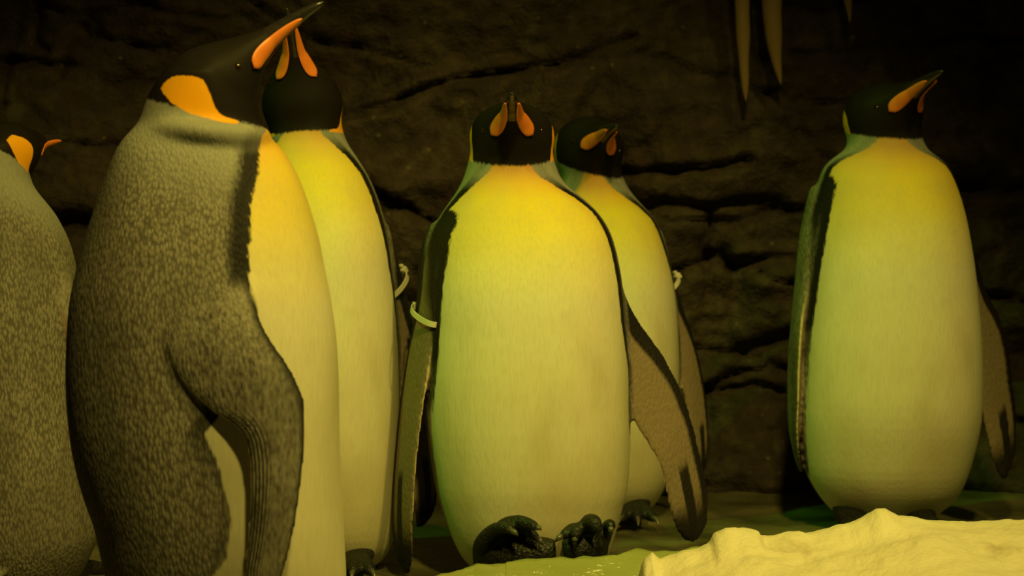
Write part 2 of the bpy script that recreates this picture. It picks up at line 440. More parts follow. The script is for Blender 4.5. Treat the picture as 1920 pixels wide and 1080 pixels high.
def build_snow():
    prof = [(1165, 1120), (1195, 1082), (1208, 1048), (1224, 1036), (1238, 1050), (1262, 1043), (1285, 1036), (1312, 1034), (1334, 1022), (1340, 1003), (1360, 992), (1395, 989),
            (1422, 997), (1432, 1012), (1450, 1008), (1480, 997), (1500, 996), (1520, 1003), (1550, 995), (1590, 985), (1622, 971), (1645, 954), (1660, 953),
            (1690, 971), (1720, 975), (1760, 981), (1790, 984), (1840, 980), (1920, 978), (2000, 975), (2120, 985), (2240, 1010), (2330, 1090)]
    YC = 3.02
    P = np.array([at(x, y, YC) for x, y in prof])
    nx, ny = 300, 150
    xs = np.linspace(P[0, 0], P[-1, 0], nx); ys = np.linspace(2.25, 3.22, ny)
    crest = np.interp(xs, P[:, 0], P[:, 2])
    smooth_c = np.convolve(np.pad(crest, 20, 'edge'), np.ones(41)/41, 'valid')
    X, Y = np.meshgrid(xs, ys)
    yc = YC + 0.05*np.sin(X*9) * 0
    t = (Y-YC)
    detail = (crest-smooth_c)[None, :]*np.exp(-(t/0.055)**2)
    front = smooth_c[None, :]*np.clip(1-np.clip(-t, 0, None)/(0.66+0.09*fbm(X*3, X*0, X*0, 2, 66)), 0, 1)**0.85
    backs = smooth_c[None, :]*np.sqrt(np.clip(1-(np.clip(t, 0, None)/0.17)**2, 0, 1))
    Z = np.where(t <= 0, front, backs) + detail
    away = 1-np.exp(-(t/0.05)**2)
    Z = Z + away*np.where(t < 0, 1, 0.4)*(0.016*fbm(X*5, Y*5, X*0, 3, 61) + 0.003*fbm(X*28, Y*28, X*0, 3, 71))
    Z = Z + 0.0015*fbm(X*45, Y*45, X*0, 3, 72)
    hollow = np.exp(-((X-at(1640, 0, YC)[0])/0.05)**2-((t+0.06)/0.03)**2)*0.02
    Z = Z - hollow
    edge = np.minimum.reduce([np.clip((xs-xs[0])/0.03, 0, 1)[None, :]+0*Z, np.clip((xs[-1]-xs)/0.22, 0, 1)[None, :]**0.7+0*Z])
    Z = np.maximum(Z*edge, 0) - 0.012*(1-np.clip(Z*edge/0.02, 0, 1))
    V = np.stack([X, Y, Z], -1).reshape(-1, 3)
    Fc = [(j*nx+i, j*nx+i+1, (j+1)*nx+i+1, (j+1)*nx+i) for j in range(ny-1) for i in range(nx-1)]
    # underside
    loop = [i for i in range(nx)] + [j*nx+nx-1 for j in range(1, ny)] + [(ny-1)*nx+i for i in range(nx-2, -1, -1)] + [j*nx for j in range(ny-2, 0, -1)]
    o0 = len(V); low = V[loop].copy(); low[:, 2] = -0.02; V = np.vstack([V, low]); m = len(loop)
    Fc += [(loop[k], o0+k, o0+(k+1) % m, loop[(k+1) % m]) for k in range(m)]
    Fc.append(tuple(o0+k for k in range(m)))
    base = np.array([P[:, 0].mean(), 2.8, 0])
    o = link('snow_mound', mesh_from('snow_mound', V-base, Fc, M['snow']), loc=tuple(base))
    tag(o, 'lumpy yellow-lit snow mound with a small peak on the floor', 'snow')
build_snow()

def icicle(rows, label, group=None):
    Y0 = WALL_Y - 0.12
    R = []
    D = cr([(y, a, b) for y, a, b in rows], 36)
    for y, a, b in D:
        p = at(a, y, Y0); q = at(b, y, Y0); c = (p+q)/2; r = max(abs(q[0]-p[0])/2, 0.0006)
        ang = np.linspace(0, 2*np.pi, 18, endpoint=False)
        r = r*(1+0.06*math.sin(c[2]*60))
        R.append(np.stack([c[0]+r*np.cos(ang), c[1]+0.8*r*np.sin(ang)+0*ang, c[2]+0*ang], -1))
    R = np.array(R); V, Fc = rings_mesh(R)
    base = R[0].mean(0)
    o = link('icicle', mesh_from('icicle', np.array(V)-base, Fc, M['icicle']), loc=tuple(base))
    tag(o, label, 'icicle', group)
icicle([(-420, 1356, 1400), (-200, 1366, 1405), (0, 1376, 1406), (60, 1380, 1406), (110, 1384, 1405), (150, 1389, 1404), (175, 1393, 1402), (190, 1398, 1399)],
       'narrow tan icicle, longest of the three on the rock wall', 'icicles on the rock wall')
icicle([(-420, 1420, 1474), (-200, 1424, 1470), (0, 1427, 1467), (50, 1433, 1466), (95, 1440, 1466), (125, 1449, 1466), (145, 1457, 1466), (158, 1463, 1465)],
       'broad tan icicle, thickest of the three on the rock wall', 'icicles on the rock wall')
icicle([(-420, 1556, 1606), (-200, 1566, 1602), (-60, 1574, 1600), (0, 1581, 1598), (25, 1588, 1597), (42, 1592, 1594)],
       'short tan icicle tip, smallest of the three on the rock wall', 'icicles on the rock wall')

# ------------------------------------------------------------------ penguin
HX = np.array([-0.072, -0.066, -0.052, -0.030, 0.0, 0.030, 0.052, 0.072, 0.092, 0.106])
HW = np.array([0.006, 0.028, 0.046, 0.058, 0.062, 0.052, 0.037, 0.0245, 0.0155, 0.008])
HU = np.array([0.006, 0.026, 0.042, 0.052, 0.053, 0.043, 0.032, 0.024, 0.0175, 0.009])
HD = np.array([0.006, 0.030, 0.052, 0.064, 0.068, 0.056, 0.036, 0.022, 0.0135, 0.006])
BX = np.array([0.045, 0.07, 0.09, 0.11, 0.13, 0.15, 0.168, 0.176])
BW = np.array([0.026, 0.020, 0.0145, 0.0115, 0.0092, 0.0070, 0.0045, 0.0015])
BU = np.array([0.020, 0.0185, 0.0155, 0.0125, 0.010, 0.0075, 0.0045, 0.0015])
BD = np.array([0.024, 0.019, 0.0135, 0.0105, 0.0085, 0.0062, 0.0038, 0.0012])
def bdrop(x): return -0.006*np.clip((x-0.10)/0.076, 0, 1)**2
PATCH = [(p[0]/1500, p[1]/1500) for p in [(-70, 43), (-52, 47), (-30, 40), (-8, 22), (3, 2), (-2, -22), (-10, -48), (-8, -70), (6, -92), (2, -97), (-16, -78), (-34, -54), (-54, -27), (-68, 10)]]

PATCH = [tuple(q) for q in cr(PATCH+PATCH[:1], 57)[:-1]]
def ribbon(st, n=120, m=16):
    D = cr(st, n); A, B, th = D[:, 0:3], D[:, 3:6], D[:, 6]
    mid = (A+B)/2; T = np.gradient(mid, axis=0); ac = A-B
    N = np.cross(T, ac); N /= np.linalg.norm(N, axis=1)[:, None]
    ang = np.linspace(0, 2*np.pi, m, endpoint=False)
    R = mid[:, None] + np.cos(ang)[None, :, None]*ac[:, None]/2 + (np.sin(ang)[None, :, None]*th[:, None, None]/2)*N[:, None]
    return R, A, B, N, th

GROUP = 'king penguins standing by the rock wall'
def penguin(label, Y0, base_px, rows, prof, head, flippers, feet=None, vox=0.0038, facing=(0, -1), plate='plate_orange',
            bandspec=None, top_py=318, base_py=None, theta=None, head_vis=True, tail=True, fold=None, mirror=None, hug=True):
    base = at(base_px[0], base_px[1], Y0); base[2] = 0.0
    zb = at(0, base_px[1], Y0)[2]
    ztop = at(0, top_py, Y0)[2]
    # ---- torso rings
    D = cr(rows, 70)
    fx, fy = facing
    Zc, Cx, Hx, Cy, Hy = [], [], [], [], []
    for py, xl, xr in D:
        a = at(xl, py, Y0); b = at(xr, py, Y0)
        zn = (a[2]-zb)/(ztop-zb)
        fd = np.interp(zn, prof[0], prof[1]); bd = np.interp(zn, prof[0], prof[2])   # towards camera / away
        Zc.append(a[2]); Cx.append((a[0]+b[0])/2); Hx.append((b[0]-a[0])/2); Cy.append(Y0+(bd-fd)/2); Hy.append((fd+bd)/2)
    Zc, Cx, Hx, Cy, Hy = map(np.array, (Zc, Cx, Hx, Cy, Hy))
    # smooth depth profile
    ker = np.ones(5)/5
    for arr in (Cy, Hy): arr[:] = np.convolve(np.pad(arr, 2, 'edge'), ker, 'valid')
    NS = 72; ang = np.linspace(0, 2*np.pi, NS, endpoint=False); ex = 2/2.25
    c = np.sign(np.cos(ang))*np.abs(np.cos(ang))**ex; s = np.sign(np.sin(ang))*np.abs(np.sin(ang))**ex
    R = np.stack([Cx[:, None]+Hx[:, None]*c, Cy[:, None]+Hy[:, None]*s, np.repeat(Zc[:, None], NS, 1)], -1)
    parts = [rings_mesh(R)]
    # ---- head frame
    hc = at(head['c'][0], head['c'][1], Y0+head.get('dy', 0)); hs = head.get('s', 1.0)
    yw, pt, rl = [math.radians(v) for v in (head['yaw'], head['pitch'], head.get('roll', 0))]
    fw = np.array([math.sin(yw)*math.cos(pt), -math.cos(yw)*math.cos(pt), math.sin(pt)])
    sd = np.array([math.cos(yw), math.sin(yw), 0.0]); up = np.cross(sd, fw); up = up if up[2] > 0 else -up
    sd, up = sd*math.cos(rl)+up*math.sin(rl), up*math.cos(rl)-sd*math.sin(rl)
    wid = head.get('w', 1.0); hgt = head.get('h', 1.0)
    def H(x, y, z): return hc + hs*(np.asarray(x)[..., None]*fw+np.asarray(y)[..., None]*sd*wid+np.asarray(z)[..., None]*up*hgt)
    xs = np.concatenate([np.linspace(HX[0], HX[2], 7), np.linspace(HX[2], HX[-1], 26)[1:]])
    hw, hu, hd = [np.interp(xs, HX, q) for q in (HW, HU, HD)]
    if True:
        k = np.ones(3)/3
        hw, hu, hd = [np.convolve(np.pad(q, 1, 'edge'), k, 'valid') for q in (hw, hu, hd)]
    a = np.linspace(0, 2*np.pi, 40, endpoint=False); sn = np.sin(a)[None]
    HR = H(np.repeat(xs[:, None], 40, 1), hw[:, None]*np.cos(a)[None], np.where(sn > 0, hu[:, None]*sn, hd[:, None]*sn))
    parts.append(rings_mesh(HR))
    # ---- neck link (short tube from upper torso to the head)
    for nk in head.get('neck', []):
        pts = [at(x, y, Y0+dy) for x, y, dy, r in nk]; rad = [r for *_, r in nk]
        parts.append(tube(pts, rad, 24, 1.0, 24))
    # ---- flippers
    FL = []
    # the flipper on the far side mirrors the one in view
    if mirror is not None:
        f0 = flippers[0]
        if mirror == 'depth': st2 = [(xa, ya, xb, yb, -da, -db, th) for xa, ya, xb, yb, da, db, th in f0['st']]; o2 = (f0['out'][0], -f0['out'][1], 0)
        else: st2 = [(2*mirror-xa, ya, 2*mirror-xb, yb, da, db, th) for xa, ya, xb, yb, da, db, th in f0['st']]; o2 = (-f0['out'][0], f0['out'][1], 0)
        flippers = list(flippers)+[dict(out=o2, st=st2)]
    for f in flippers:
        st = []
        for xa, ya, xb, yb, da, db, th in f['st']:
            st.append(np.concatenate([at(xa, ya, Y0+da), at(xb, yb, Y0+db), [th]]))
        Rr, A, B, N, th = ribbon(st)
        parts.append(rings_mesh(Rr))
        if np.dot(N[len(N)//2], np.array(f['out'])) < 0: N = -N
        FL.append((A, B, N, th))
    if tail:
        bx, by = -fx, -fy
        tc = np.array([Cx[0], Cy[0], 0.0]); ax = np.array([-fy, fx, 0]); bk = np.array([bx, by, 0])
        ti = float(np.interp(0.12, np.linspace(0, 1, 70), Hy[:70]))
        st = []
        for d, z, w, th in [(0.02, 0.16, 0.05, 0.03), (0.08, 0.09, 0.055, 0.026), (0.13, 0.04, 0.045, 0.016), (0.165, 0.008, 0.025, 0.008)]:
            p = tc+bk*d+np.array([0, 0, z]); st.append(np.concatenate([p+ax*w, p-ax*w, [th]]))
        parts.append(rings_mesh(ribbon(st, 20, 12)[0]))
    for fo in (fold or []):
        parts.append(tube([at(x, y, Y0+dy) for x, y, dy, r in fo], [r for *_, r in fo], 14, 1.0, 24))
    V, Fc = merge(parts)
    me = remesh(V, Fc, vox)
    co = get_co(me); E = get_edges(me)
    # ---- junction smoothing
    def torso_q(co):
        cx, cy, hx, hy = [np.interp(co[:, 2], Zc, q) if Zc[0] < Zc[-1] else np.interp(co[:, 2], Zc[::-1], q[::-1]) for q in (Cx, Cy, Hx, Hy)]
        dx, dy = (co[:, 0]-cx), (co[:, 1]-cy)
        rho = (np.abs(dx/hx)**2.25+np.abs(dy/hy)**2.25)**(1/2.25)
        return dx, dy, hx, hy, rho
    dx, dy, hx, hy, rho = torso_q(co)
    rel = co-hc; lx, ly, lz = rel@fw/hs, rel@sd/hs, rel@up/hs
    rh = np.sqrt(lx**2+ly**2+lz**2)
    w_all = np.full(len(co), 0.5)
    co = laplace(co, E, w_all, 2)
    wj = np.exp(-((lx*0.76+lz*0.65+0.045)/0.045)**2)*np.exp(-np.clip(rh-0.10, 0, None)**2/0.03**2)*0.8
    co = laplace(co, E, wj, head.get('js', 30))
    for A, B, N, th in FL:
        r0 = (A[10]+B[10])/2
        ws = np.exp(-(np.linalg.norm(co-r0, axis=1)/0.07)**2)*0.85
        co = laplace(co, E, ws, 25)
    dx, dy, hx, hy, rho = torso_q(co)
    rel = co-hc; lx, ly, lz = rel@fw/hs, rel@sd/hs, rel@up/hs; rh = np.sqrt(lx**2+ly**2+lz**2)
    # ---- attributes
    fr = (dx/hx)*fx+(dy/hy)*fy; sdn = (dx/hx)*(-fy)+(dy/hy)*fx
    th_ = np.degrees(np.abs(np.arctan2(sdn, fr)))
    zn = (co[:, 2]-zb)/(ztop-zb)
    TH = theta or [(0, 112), (0.09, 106), (0.36, 97), (0.56, 86), (0.69, 74), (0.824, 66), (0.90, 64), (0.935, 56), (0.965, 44), (0.99, 30), (1.03, 18), (1.08, 5)]
    tb = np.interp(zn, [q[0] for q in TH], [q[1] for q in TH])
    Rm = np.sqrt(hx*hy)
    belly = np.radians(tb-th_)*Rm
    line = np.clip((zn-0.40)/0.15, 0, 1)*np.clip((1.0-zn)/0.05, 0.25, 1)
    ha = math.radians(head.get('ha', 40.5)); hoodp = lx*math.cos(ha)+lz*math.sin(ha)+head.get('ho', 0.035)
    hood = np.where(rh < 0.20, hoodp, -0.1)
    hood = np.maximum(np.minimum(hood, 0.05), -0.1)
    patch = poly_sdf(lx+head.get('px', 0), lz, PATCH); patch = np.where(rh < 0.15, np.minimum(patch, np.minimum(np.abs(ly)-head.get('pm', 0.042), hoodp+head.get('pc', 0.003))), -0.05)
    flip = np.full(len(co), -0.05); fu = np.zeros(len(co)); ft = np.zeros(len(co)); fs = np.zeros(len(co))
    best = np.full(len(co), 9.0)
    us = np.linspace(0, 1, 11)
    for A, B, N, th in FL:
        G = A[:, None]*(1-us[None, :, None])+B[:, None]*us[None, :, None]
        g = G.reshape(-1, 3); lo, hi = g.min(0)-0.03, g.max(0)+0.03
        ii = np.where(((co > lo) & (co < hi)).all(1))[0]
        for ch in np.array_split(ii, max(1, len(ii)//1500)):
            d = ((co[ch][:, None]-g[None])**2).sum(-1); j = d.argmin(1); dm = np.sqrt(d[np.arange(len(ch)), j])
            r, q = j//11, j % 11
            own = np.minimum((rho[ch]-1)*np.minimum(hx, hy)[ch]-0.0035, th[r]*0.5+0.008-dm)
            mk = dm < best[ch]; cc = ch[mk]; best[cc] = dm[mk]
            if hug: belly[cc] = np.minimum(belly[cc], dm[mk]-(th[r[mk]]*0.5+0.009))
            flip[cc] = own[mk]; ft[cc] = (r[mk])/(len(A)-1)
            # continuous across coordinate
            ab = (B-A)[r[mk]]; fu[cc] = np.clip(((co[cc]-A[r[mk]])*ab).sum(1)/(ab*ab).sum(1), 0, 1)
            fs[cc] = ((co[cc]-g[j[mk]])*N[r[mk]]).sum(1)
    for nme, arr in (('belly', belly), ('chest', np.clip(zn, 0, 1)), ('hood', hood), ('patch', patch), ('flip', flip), ('fl_u', fu), ('fl_t', ft),
                     ('fl_s', fs), ('nape', np.clip(-hoodp, -0.1, 0.5)), ('line', line)):
        put_attr(me, nme, arr)
    co[:, 2] = np.maximum(co[:, 2], 0.0)
    co -= base
    me.vertices.foreach_set('co', co.astype(np.float32).ravel()); me.update()
    me.polygons.foreach_set('use_smooth', [True]*len(me.polygons))
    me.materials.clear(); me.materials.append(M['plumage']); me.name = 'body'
    root = bpy.data.objects.new('king_penguin', None); COL.objects.link(root); root.location = tuple(base); root.empty_display_size = 0.1
    tag(root, label, 'penguin', GROUP)
    link('body', me, root)
    # ---- beak
    bx_ = np.linspace(BX[0], BX[-1], 36); bw, bu, bd_ = [np.interp(bx_, BX, q) for q in (BW, BU, BD)]
    a = np.linspace(0, 2*np.pi, 28, endpoint=False)
    sn = np.sin(a)[None]; gro = 1-0.16*np.exp(-((sn+0.12)/0.10)**2)*(np.cos(a)[None]**2)
    BR = H(np.repeat(bx_[:, None], 28, 1), bw[:, None]*np.cos(a)[None]*gro, np.where(sn > 0, bu[:, None]*sn, bd_[:, None]*sn)+bdrop(bx_)[:, None])
    V, Fc = rings_mesh(BR)
    beak = link('beak', mesh_from('beak', np.array(V)-base, Fc, M['bill']), root)
    # ---- bill plates on the lower mandible
    for sg in (-1, 1):
        px_ = np.linspace(0.058, 0.142, 22); rr = []
        for i, x in enumerate(px_):
            t = i/21; hwx = max(np.interp(x, HX, HW), np.interp(x, BX, BW)); hdx = max(np.interp(x, HX, HD, right=0), np.interp(x, BX, BD))
            half = 0.60*math.sqrt(max(0.0, 1-(2*t-1)**2 if t < 0.5 else 1-((t-0.5)/0.5)**2.6))+0.02   # angular half width
            c0 = math.radians(-30 - 6*(1-t)); ring = []
            for q in np.linspace(0, 2*np.pi, 14, endpoint=False):
                aa = c0+half*math.cos(q); lift = 1+0.06+0.10*math.sin(q)
                e = 0.0016*(0.6+math.sin(q))
                ring.append(H(x, sg*(hwx*math.cos(aa)+e*math.cos(aa)+0.0010), hdx*math.sin(aa)+e*math.sin(aa)-0.0006+bdrop(x)))
            rr.append(ring)
        V, Fc = rings_mesh(np.array(rr))
        link('bill_plate', mesh_from('bill_plate', np.array(V)-base, Fc, M[plate]), beak)['label'] = 'orange plate on lower bill'
    # ---- eyes
    for sg in (-1, 1):
        x = 0.043; y = np.interp(x, HX, HW)*0.95; z = -0.008; r = 0.0052
        rr = []
        for f in np.linspace(0.05, math.pi-0.05, 9):
            q = np.linspace(0, 2*np.pi, 14, endpoint=False)
            rr.append(H(x+0*q, sg*y+0*q, z+0*q)+hs*r*(np.cos(q)[:, None]*math.sin(f)*fw+np.sin(q)[:, None]*math.sin(f)*up+math.cos(f)*sd*0.5))
        V, Fc = rings_mesh(np.array(rr)); link('eye', mesh_from('eye', np.array(V)-base, Fc, M['eye']), root)
    # ---- feet
    if feet == 'curled':
        for sgn, pad, toes in FEET_D:
            pr = [tube([at(x, y, Y0+d) for x, y, d, r in pad], [r for *_, r in pad], 16, 1.0, 20)]
            so = [(908, 1044, -0.13, 0.02), (960, 1040, -0.145, 0.028), (1010, 1036, -0.15, 0.027), (1042, 1034, -0.15, 0.020)] if sgn < 0 else [(1056, 1034, -0.15, 0.018), (1080, 1030, -0.15, 0.026), (1105, 1026, -0.145, 0.027), (1132, 1024, -0.13, 0.016)]
            pr.append(tube([at(x, y, Y0+d) for x, y, d, r in so], [r for *_, r in so], 14, 1.0, 18))
            cl = []
            for tp in toes:
                pts = [at(x, y, Y0+d) for x, y, d, r in tp[:-1]]; pr.append(tube(pts, [r for *_, r in tp[:-1]], 12, 1.0, 22))
                e = tp[-1]; p1 = pts[-1]; p2 = at(e[0], e[1], Y0+e[2]); cl.append((pts[-2], p1, p2))
            V, Fc = merge(pr); fm = remesh(V, Fc, 0.0028)
            c_ = get_co(fm); c_ = laplace(c_, get_edges(fm), np.full(len(c_), 0.5), 3); c_[:, 2] = np.maximum(c_[:, 2], 0)
            fm.vertices.foreach_set('co', (c_-base).astype(np.float32).ravel()); fm.update(); fm.polygons.foreach_set('use_smooth', [True]*len(fm.polygons))
            fm.materials.clear(); fm.materials.append(M['foot']); fo = link('foot', fm, root)
            for p0, p1, p2 in cl:
                V, Fc = tube([p1*0.6+p0*0.4, p1*0.8+p2*0.2+np.array([0, -0.002, 0.002]), p1*0.4+p2*0.6+np.array([0, -0.003, 0.002]), p2], [0.0045, 0.0052, 0.0038, 0.001], 10)
                link('claw', mesh_from('claw', np.array(V)-base, Fc, M['claw']), fo)
    else:
        fdir = np.array([fx, fy, 0.0]); fsd = np.array([-fy, fx, 0.0])
        for sg in (-1, 1):
            hp = np.array([Cx[0], Cy[0], 0.0])+fsd*sg*0.065
            fd0 = (0.02 if feet is None else feet)
            pr = [tube([hp+fdir*fd0+np.array([0, 0, 0.045]), hp+fdir*(fd0+0.05)+np.array([0, 0, 0.03]), hp+fdir*(fd0+0.10)+np.array([0, 0, 0.018])], [0.03, 0.032, 0.026], 14, 0.7, 14)]
            tips = []
            for k in (-1, 0, 1):
                d = fdir*math.cos(k*0.38)+fsd*math.sin(k*0.38)
                p = [hp+fdir*(fd0+0.07)+d*q+np.array([0, 0, z]) for q, z in ((0, 0.022), (0.035, 0.024), (0.07, 0.016), (0.088, 0.011))]
                pr.append(tube(p, [0.013, 0.0135, 0.012, 0.007], 10)); tips.append((p[-1], d))
            V, Fc = merge(pr); fm = remesh(V, Fc, 0.0035)
            c_ = get_co(fm); c_ = laplace(c_, get_edges(fm), np.full(len(c_), 0.5), 3); c_[:, 2] = np.maximum(c_[:, 2], 0)
            fm.vertices.foreach_set('co', (c_-base).astype(np.float32).ravel()); fm.update(); fm.polygons.foreach_set('use_smooth', [True]*len(fm.polygons))
            fm.materials.clear(); fm.materials.append(M['foot']); fo = link('foot', fm, root)
            for p, d in tips:
                V, Fc = tube([p-d*0.006, p+d*0.006+np.array([0, 0, 0.002]), p+d*0.018-np.array([0, 0, 0.008])], [0.005, 0.0045, 0.001], 8)
                link('claw', mesh_from('claw', np.array(V)-base, Fc, M['claw']), fo)
    # ---- numbered-free plastic flipper band
    if bandspec:
        fi, t, lock_u = bandspec
        A, B, N, th = FL[fi]; i = int(t*(len(A)-1)); mid = (A[i]+B[i])/2; ac = (A[i]-B[i])/2; L = np.linalg.norm(ac); ah = ac/L; nh = N[i]; al = np.cross(ah, nh)
        q = np.linspace(0, 2*np.pi, 40, endpoint=False); rr = []
        ctr = mid[None]+np.cos(q)[:, None]*ah*(L+0.006)+np.sin(q)[:, None]*nh*(th[i]/2+0.008)
        outw = np.cos(q)[:, None]*ah+np.sin(q)[:, None]*nh
        prof4 = [(0.0, -0.0045), (0.0022, -0.0045), (0.0022, 0.0045), (0.0, 0.0045)]
        Vb = []; Fb = []
        for u_, v_ in prof4: Vb.append(ctr+outw*u_+al*v_)
        Vb = np.stack(Vb, 1)
        for a_ in range(40):
            b_ = (a_+1) % 40
            for k in range(4): Fb.append((a_*4+k, a_*4+(k+1) % 4, b_*4+(k+1) % 4, b_*4+k))
        band = link('flipper_band', mesh_from('flipper_band', Vb.reshape(-1, 3)-base, Fb, M['band'], False), root)
        band['label'] = 'white plastic band around the flipper'
        # clasp block with tail
        cpos = mid+ah*(L+0.010)*(1 if lock_u == 0 else -1)
        pr = []
        for cc, sz in ((cpos, (0.007, 0.006, 0.006)), (cpos+al*0.007+ah*0.001, (0.0035, 0.004, 0.006))):
            bmq = []
            for sx in (-1, 1):
                for sy in (-1, 1):
                    for sz_ in (-1, 1): bmq.append(cc+ah*sx*sz[0]+nh*sy*sz[1]+al*sz_*sz[2])
            pr.append((bmq, [(0, 1, 3, 2), (4, 6, 7, 5), (0, 4, 5, 1), (2, 3, 7, 6), (0, 2, 6, 4), (1, 5, 7, 3)]))
        V, Fc = merge(pr); me2 = mesh_from('clasp', np.array(V)-base, Fc, M['band'], False)
        bm = bmesh.new(); bm.from_mesh(me2); bmesh.ops.recalc_face_normals(bm, faces=bm.faces)
        bmesh.ops.bevel(bm, geom=bm.edges[:], offset=0.0012, segments=2, affect='EDGES'); bm.to_mesh(me2); bm.free()
        link('clasp', me2, band)
    return root

# front-facing depth profile (height fraction, towards camera, away)
PF = (np.array([-0.05, 0, 0.06, 0.12, 0.3, 0.5, 0.7, 0.82, 0.9, 0.95, 1.0, 1.1]),
      np.array([0.06, 0.08, 0.125, 0.145, 0.168, 0.168, 0.150, 0.125, 0.098, 0.078, 0.062, 0.055]),
      np.array([0.06, 0.07, 0.105, 0.125, 0.14, 0.14, 0.13, 0.115, 0.10, 0.09, 0.08, 0.065]))
PF_TUCKED = (PF[0], np.array([0.03, 0.03, 0.085, 0.125, 0.168, 0.168, 0.150, 0.125, 0.105, 0.088, 0.066, 0.055]), PF[2])
# half widths for the bird standing in profile
PB = (np.array([-0.05, 0, 0.1, 0.3, 0.5, 0.7, 0.82, 0.9, 0.95, 1.0, 1.1]),
      np.array([0.05, 0.07, 0.125, 0.16, 0.165, 0.155, 0.132, 0.106, 0.088, 0.066, 0.06]),
      np.array([0.05, 0.07, 0.125, 0.16, 0.165, 0.155, 0.132, 0.106, 0.088, 0.066, 0.06]))

FEET_D = [
    (-1, [(930, 1062, -0.06, 0.030), (935, 1040, -0.10, 0.040), (945, 1012, -0.125, 0.034), (950, 1000, -0.13, 0.026)],
     [[(905, 1058, -0.10, 0.016), (903, 1022, -0.15, 0.014), (925, 996, -0.17, 0.0125), (948, 990, -0.19, 0.010), (962, 998, -0.20, 0.007), (971, 1005, -0.203)],
      [(925, 1020, -0.13, 0.016), (945, 988, -0.155, 0.014), (975, 980, -0.18, 0.0125), (1000, 986, -0.20, 0.009), (1006, 990, -0.20, 0.006), (1015, 994, -0.205)],
      [(955, 1020, -0.12, 0.014), (972, 992, -0.145, 0.012), (990, 996, -0.17, 0.010), (1003, 1006, -0.18, 0.0075), (1008, 1011, -0.183, 0.006), (1019, 1022, -0.188)]]),
    (1, [(1100, 1050, -0.06, 0.028), (1100, 1030, -0.10, 0.036), (1098, 1008, -0.125, 0.028), (1100, 996, -0.13, 0.02)],
     [[(1090, 1010, -0.13, 0.014), (1078, 994, -0.155, 0.0125), (1062, 1000, -0.175, 0.0095), (1052, 1007, -0.18, 0.006), (1041, 1016, -0.182)],
      [(1095, 1010, -0.13, 0.013), (1088, 990, -0.165, 0.011), (1080, 1000, -0.185, 0.009), (1078, 1010, -0.187, 0.006), (1077, 1024, -0.186)],
      [(1105, 1020, -0.12, 0.017), (1104, 986, -0.15, 0.0165), (1112, 980, -0.185, 0.014), (1120, 988, -0.195, 0.010), (1124, 996, -0.19, 0.006), (1128, 1004, -0.188)],
      [(1125, 1025, -0.10, 0.014), (1138, 992, -0.13, 0.012), (1144, 984, -0.155, 0.0095), (1146, 992, -0.165, 0.007), (1143, 1003, -0.163)]])]

# ---- middle penguin, facing the camera
penguin('penguin in the middle with white flipper band, curled black feet before the ice sheet', 3.60, (985, 1072),
        [(1070, 900, 1085), (1060, 885, 1118), (1040, 866, 1138), (1000, 846, 1152), (950, 828, 1166), (900, 815, 1177), (800, 800, 1181), (700, 797, 1178), (600, 800, 1172),
         (520, 800, 1165), (450, 806, 1150), (410, 822, 1130), (385, 838, 1108), (365, 852, 1085), (350, 861, 1066), (330, 870, 1050), (300, 878, 1040), (265, 890, 1028), (240, 905, 1015)],
        PF, dict(c=(960, 256), yaw=0, pitch=21, s=1.12, dy=-0.005, w=1.06, h=1.04, ha=55, ho=0.030, px=-0.012, pm=0.03),
        [dict(out=(0, 1, 0), st=[(815, 420, 850, 430, 0.02, -0.05, 0.045), (793, 480, 826, 500, 0.02, -0.07, 0.036), (786, 530, 818, 560, 0.02, -0.08, 0.024), (782, 580, 812, 610, 0.02, -0.085, 0.020),
                 (768, 650, 806, 670, 0.02, -0.09, 0.018), (753, 740, 793, 760, 0.015, -0.09, 0.016), (743, 830, 782, 850, 0.01, -0.09, 0.014), (737, 910, 776, 930, 0.0, -0.085, 0.013),
                 (735, 980, 774, 1000, -0.01, -0.075, 0.011), (742, 1040, 774, 1048, -0.02, -0.06, 0.009), (758, 1076, 768, 1078, -0.03, -0.04, 0.006)]),
         dict(out=(0.3, 1, 0), st=[(1135, 420, 1100, 440, 0.02, 0.0, 0.045), (1152, 480, 1120, 520, 0.02, -0.02, 0.04), (1168, 545, 1128, 600, 0.02, -0.03, 0.032), (1200, 605, 1142, 685, 0.02, -0.035, 0.024),
                 (1240, 660, 1168, 752, 0.015, -0.04, 0.019), (1275, 725, 1204, 818, 0.01, -0.045, 0.016), (1298, 790, 1234, 868, 0.005, -0.05, 0.014), (1315, 860, 1247, 920, 0.0, -0.05, 0.013),
                 (1328, 930, 1257, 965, 0.0, -0.05, 0.011), (1325, 985, 1268, 995, 0.0, -0.04, 0.009), (1305, 1017, 1283, 1014, -0.01, -0.02, 0.006)])],
        feet='curled', top_py=318, bandspec=(0, 0.30, 0),
        theta=[(0, 112), (0.09, 106), (0.36, 97), (0.49, 82), (0.56, 72), (0.63, 67), (0.824, 65), (0.90, 64), (0.935, 56), (0.965, 44), (0.99, 30), (1.03, 18), (1.08, 5)])

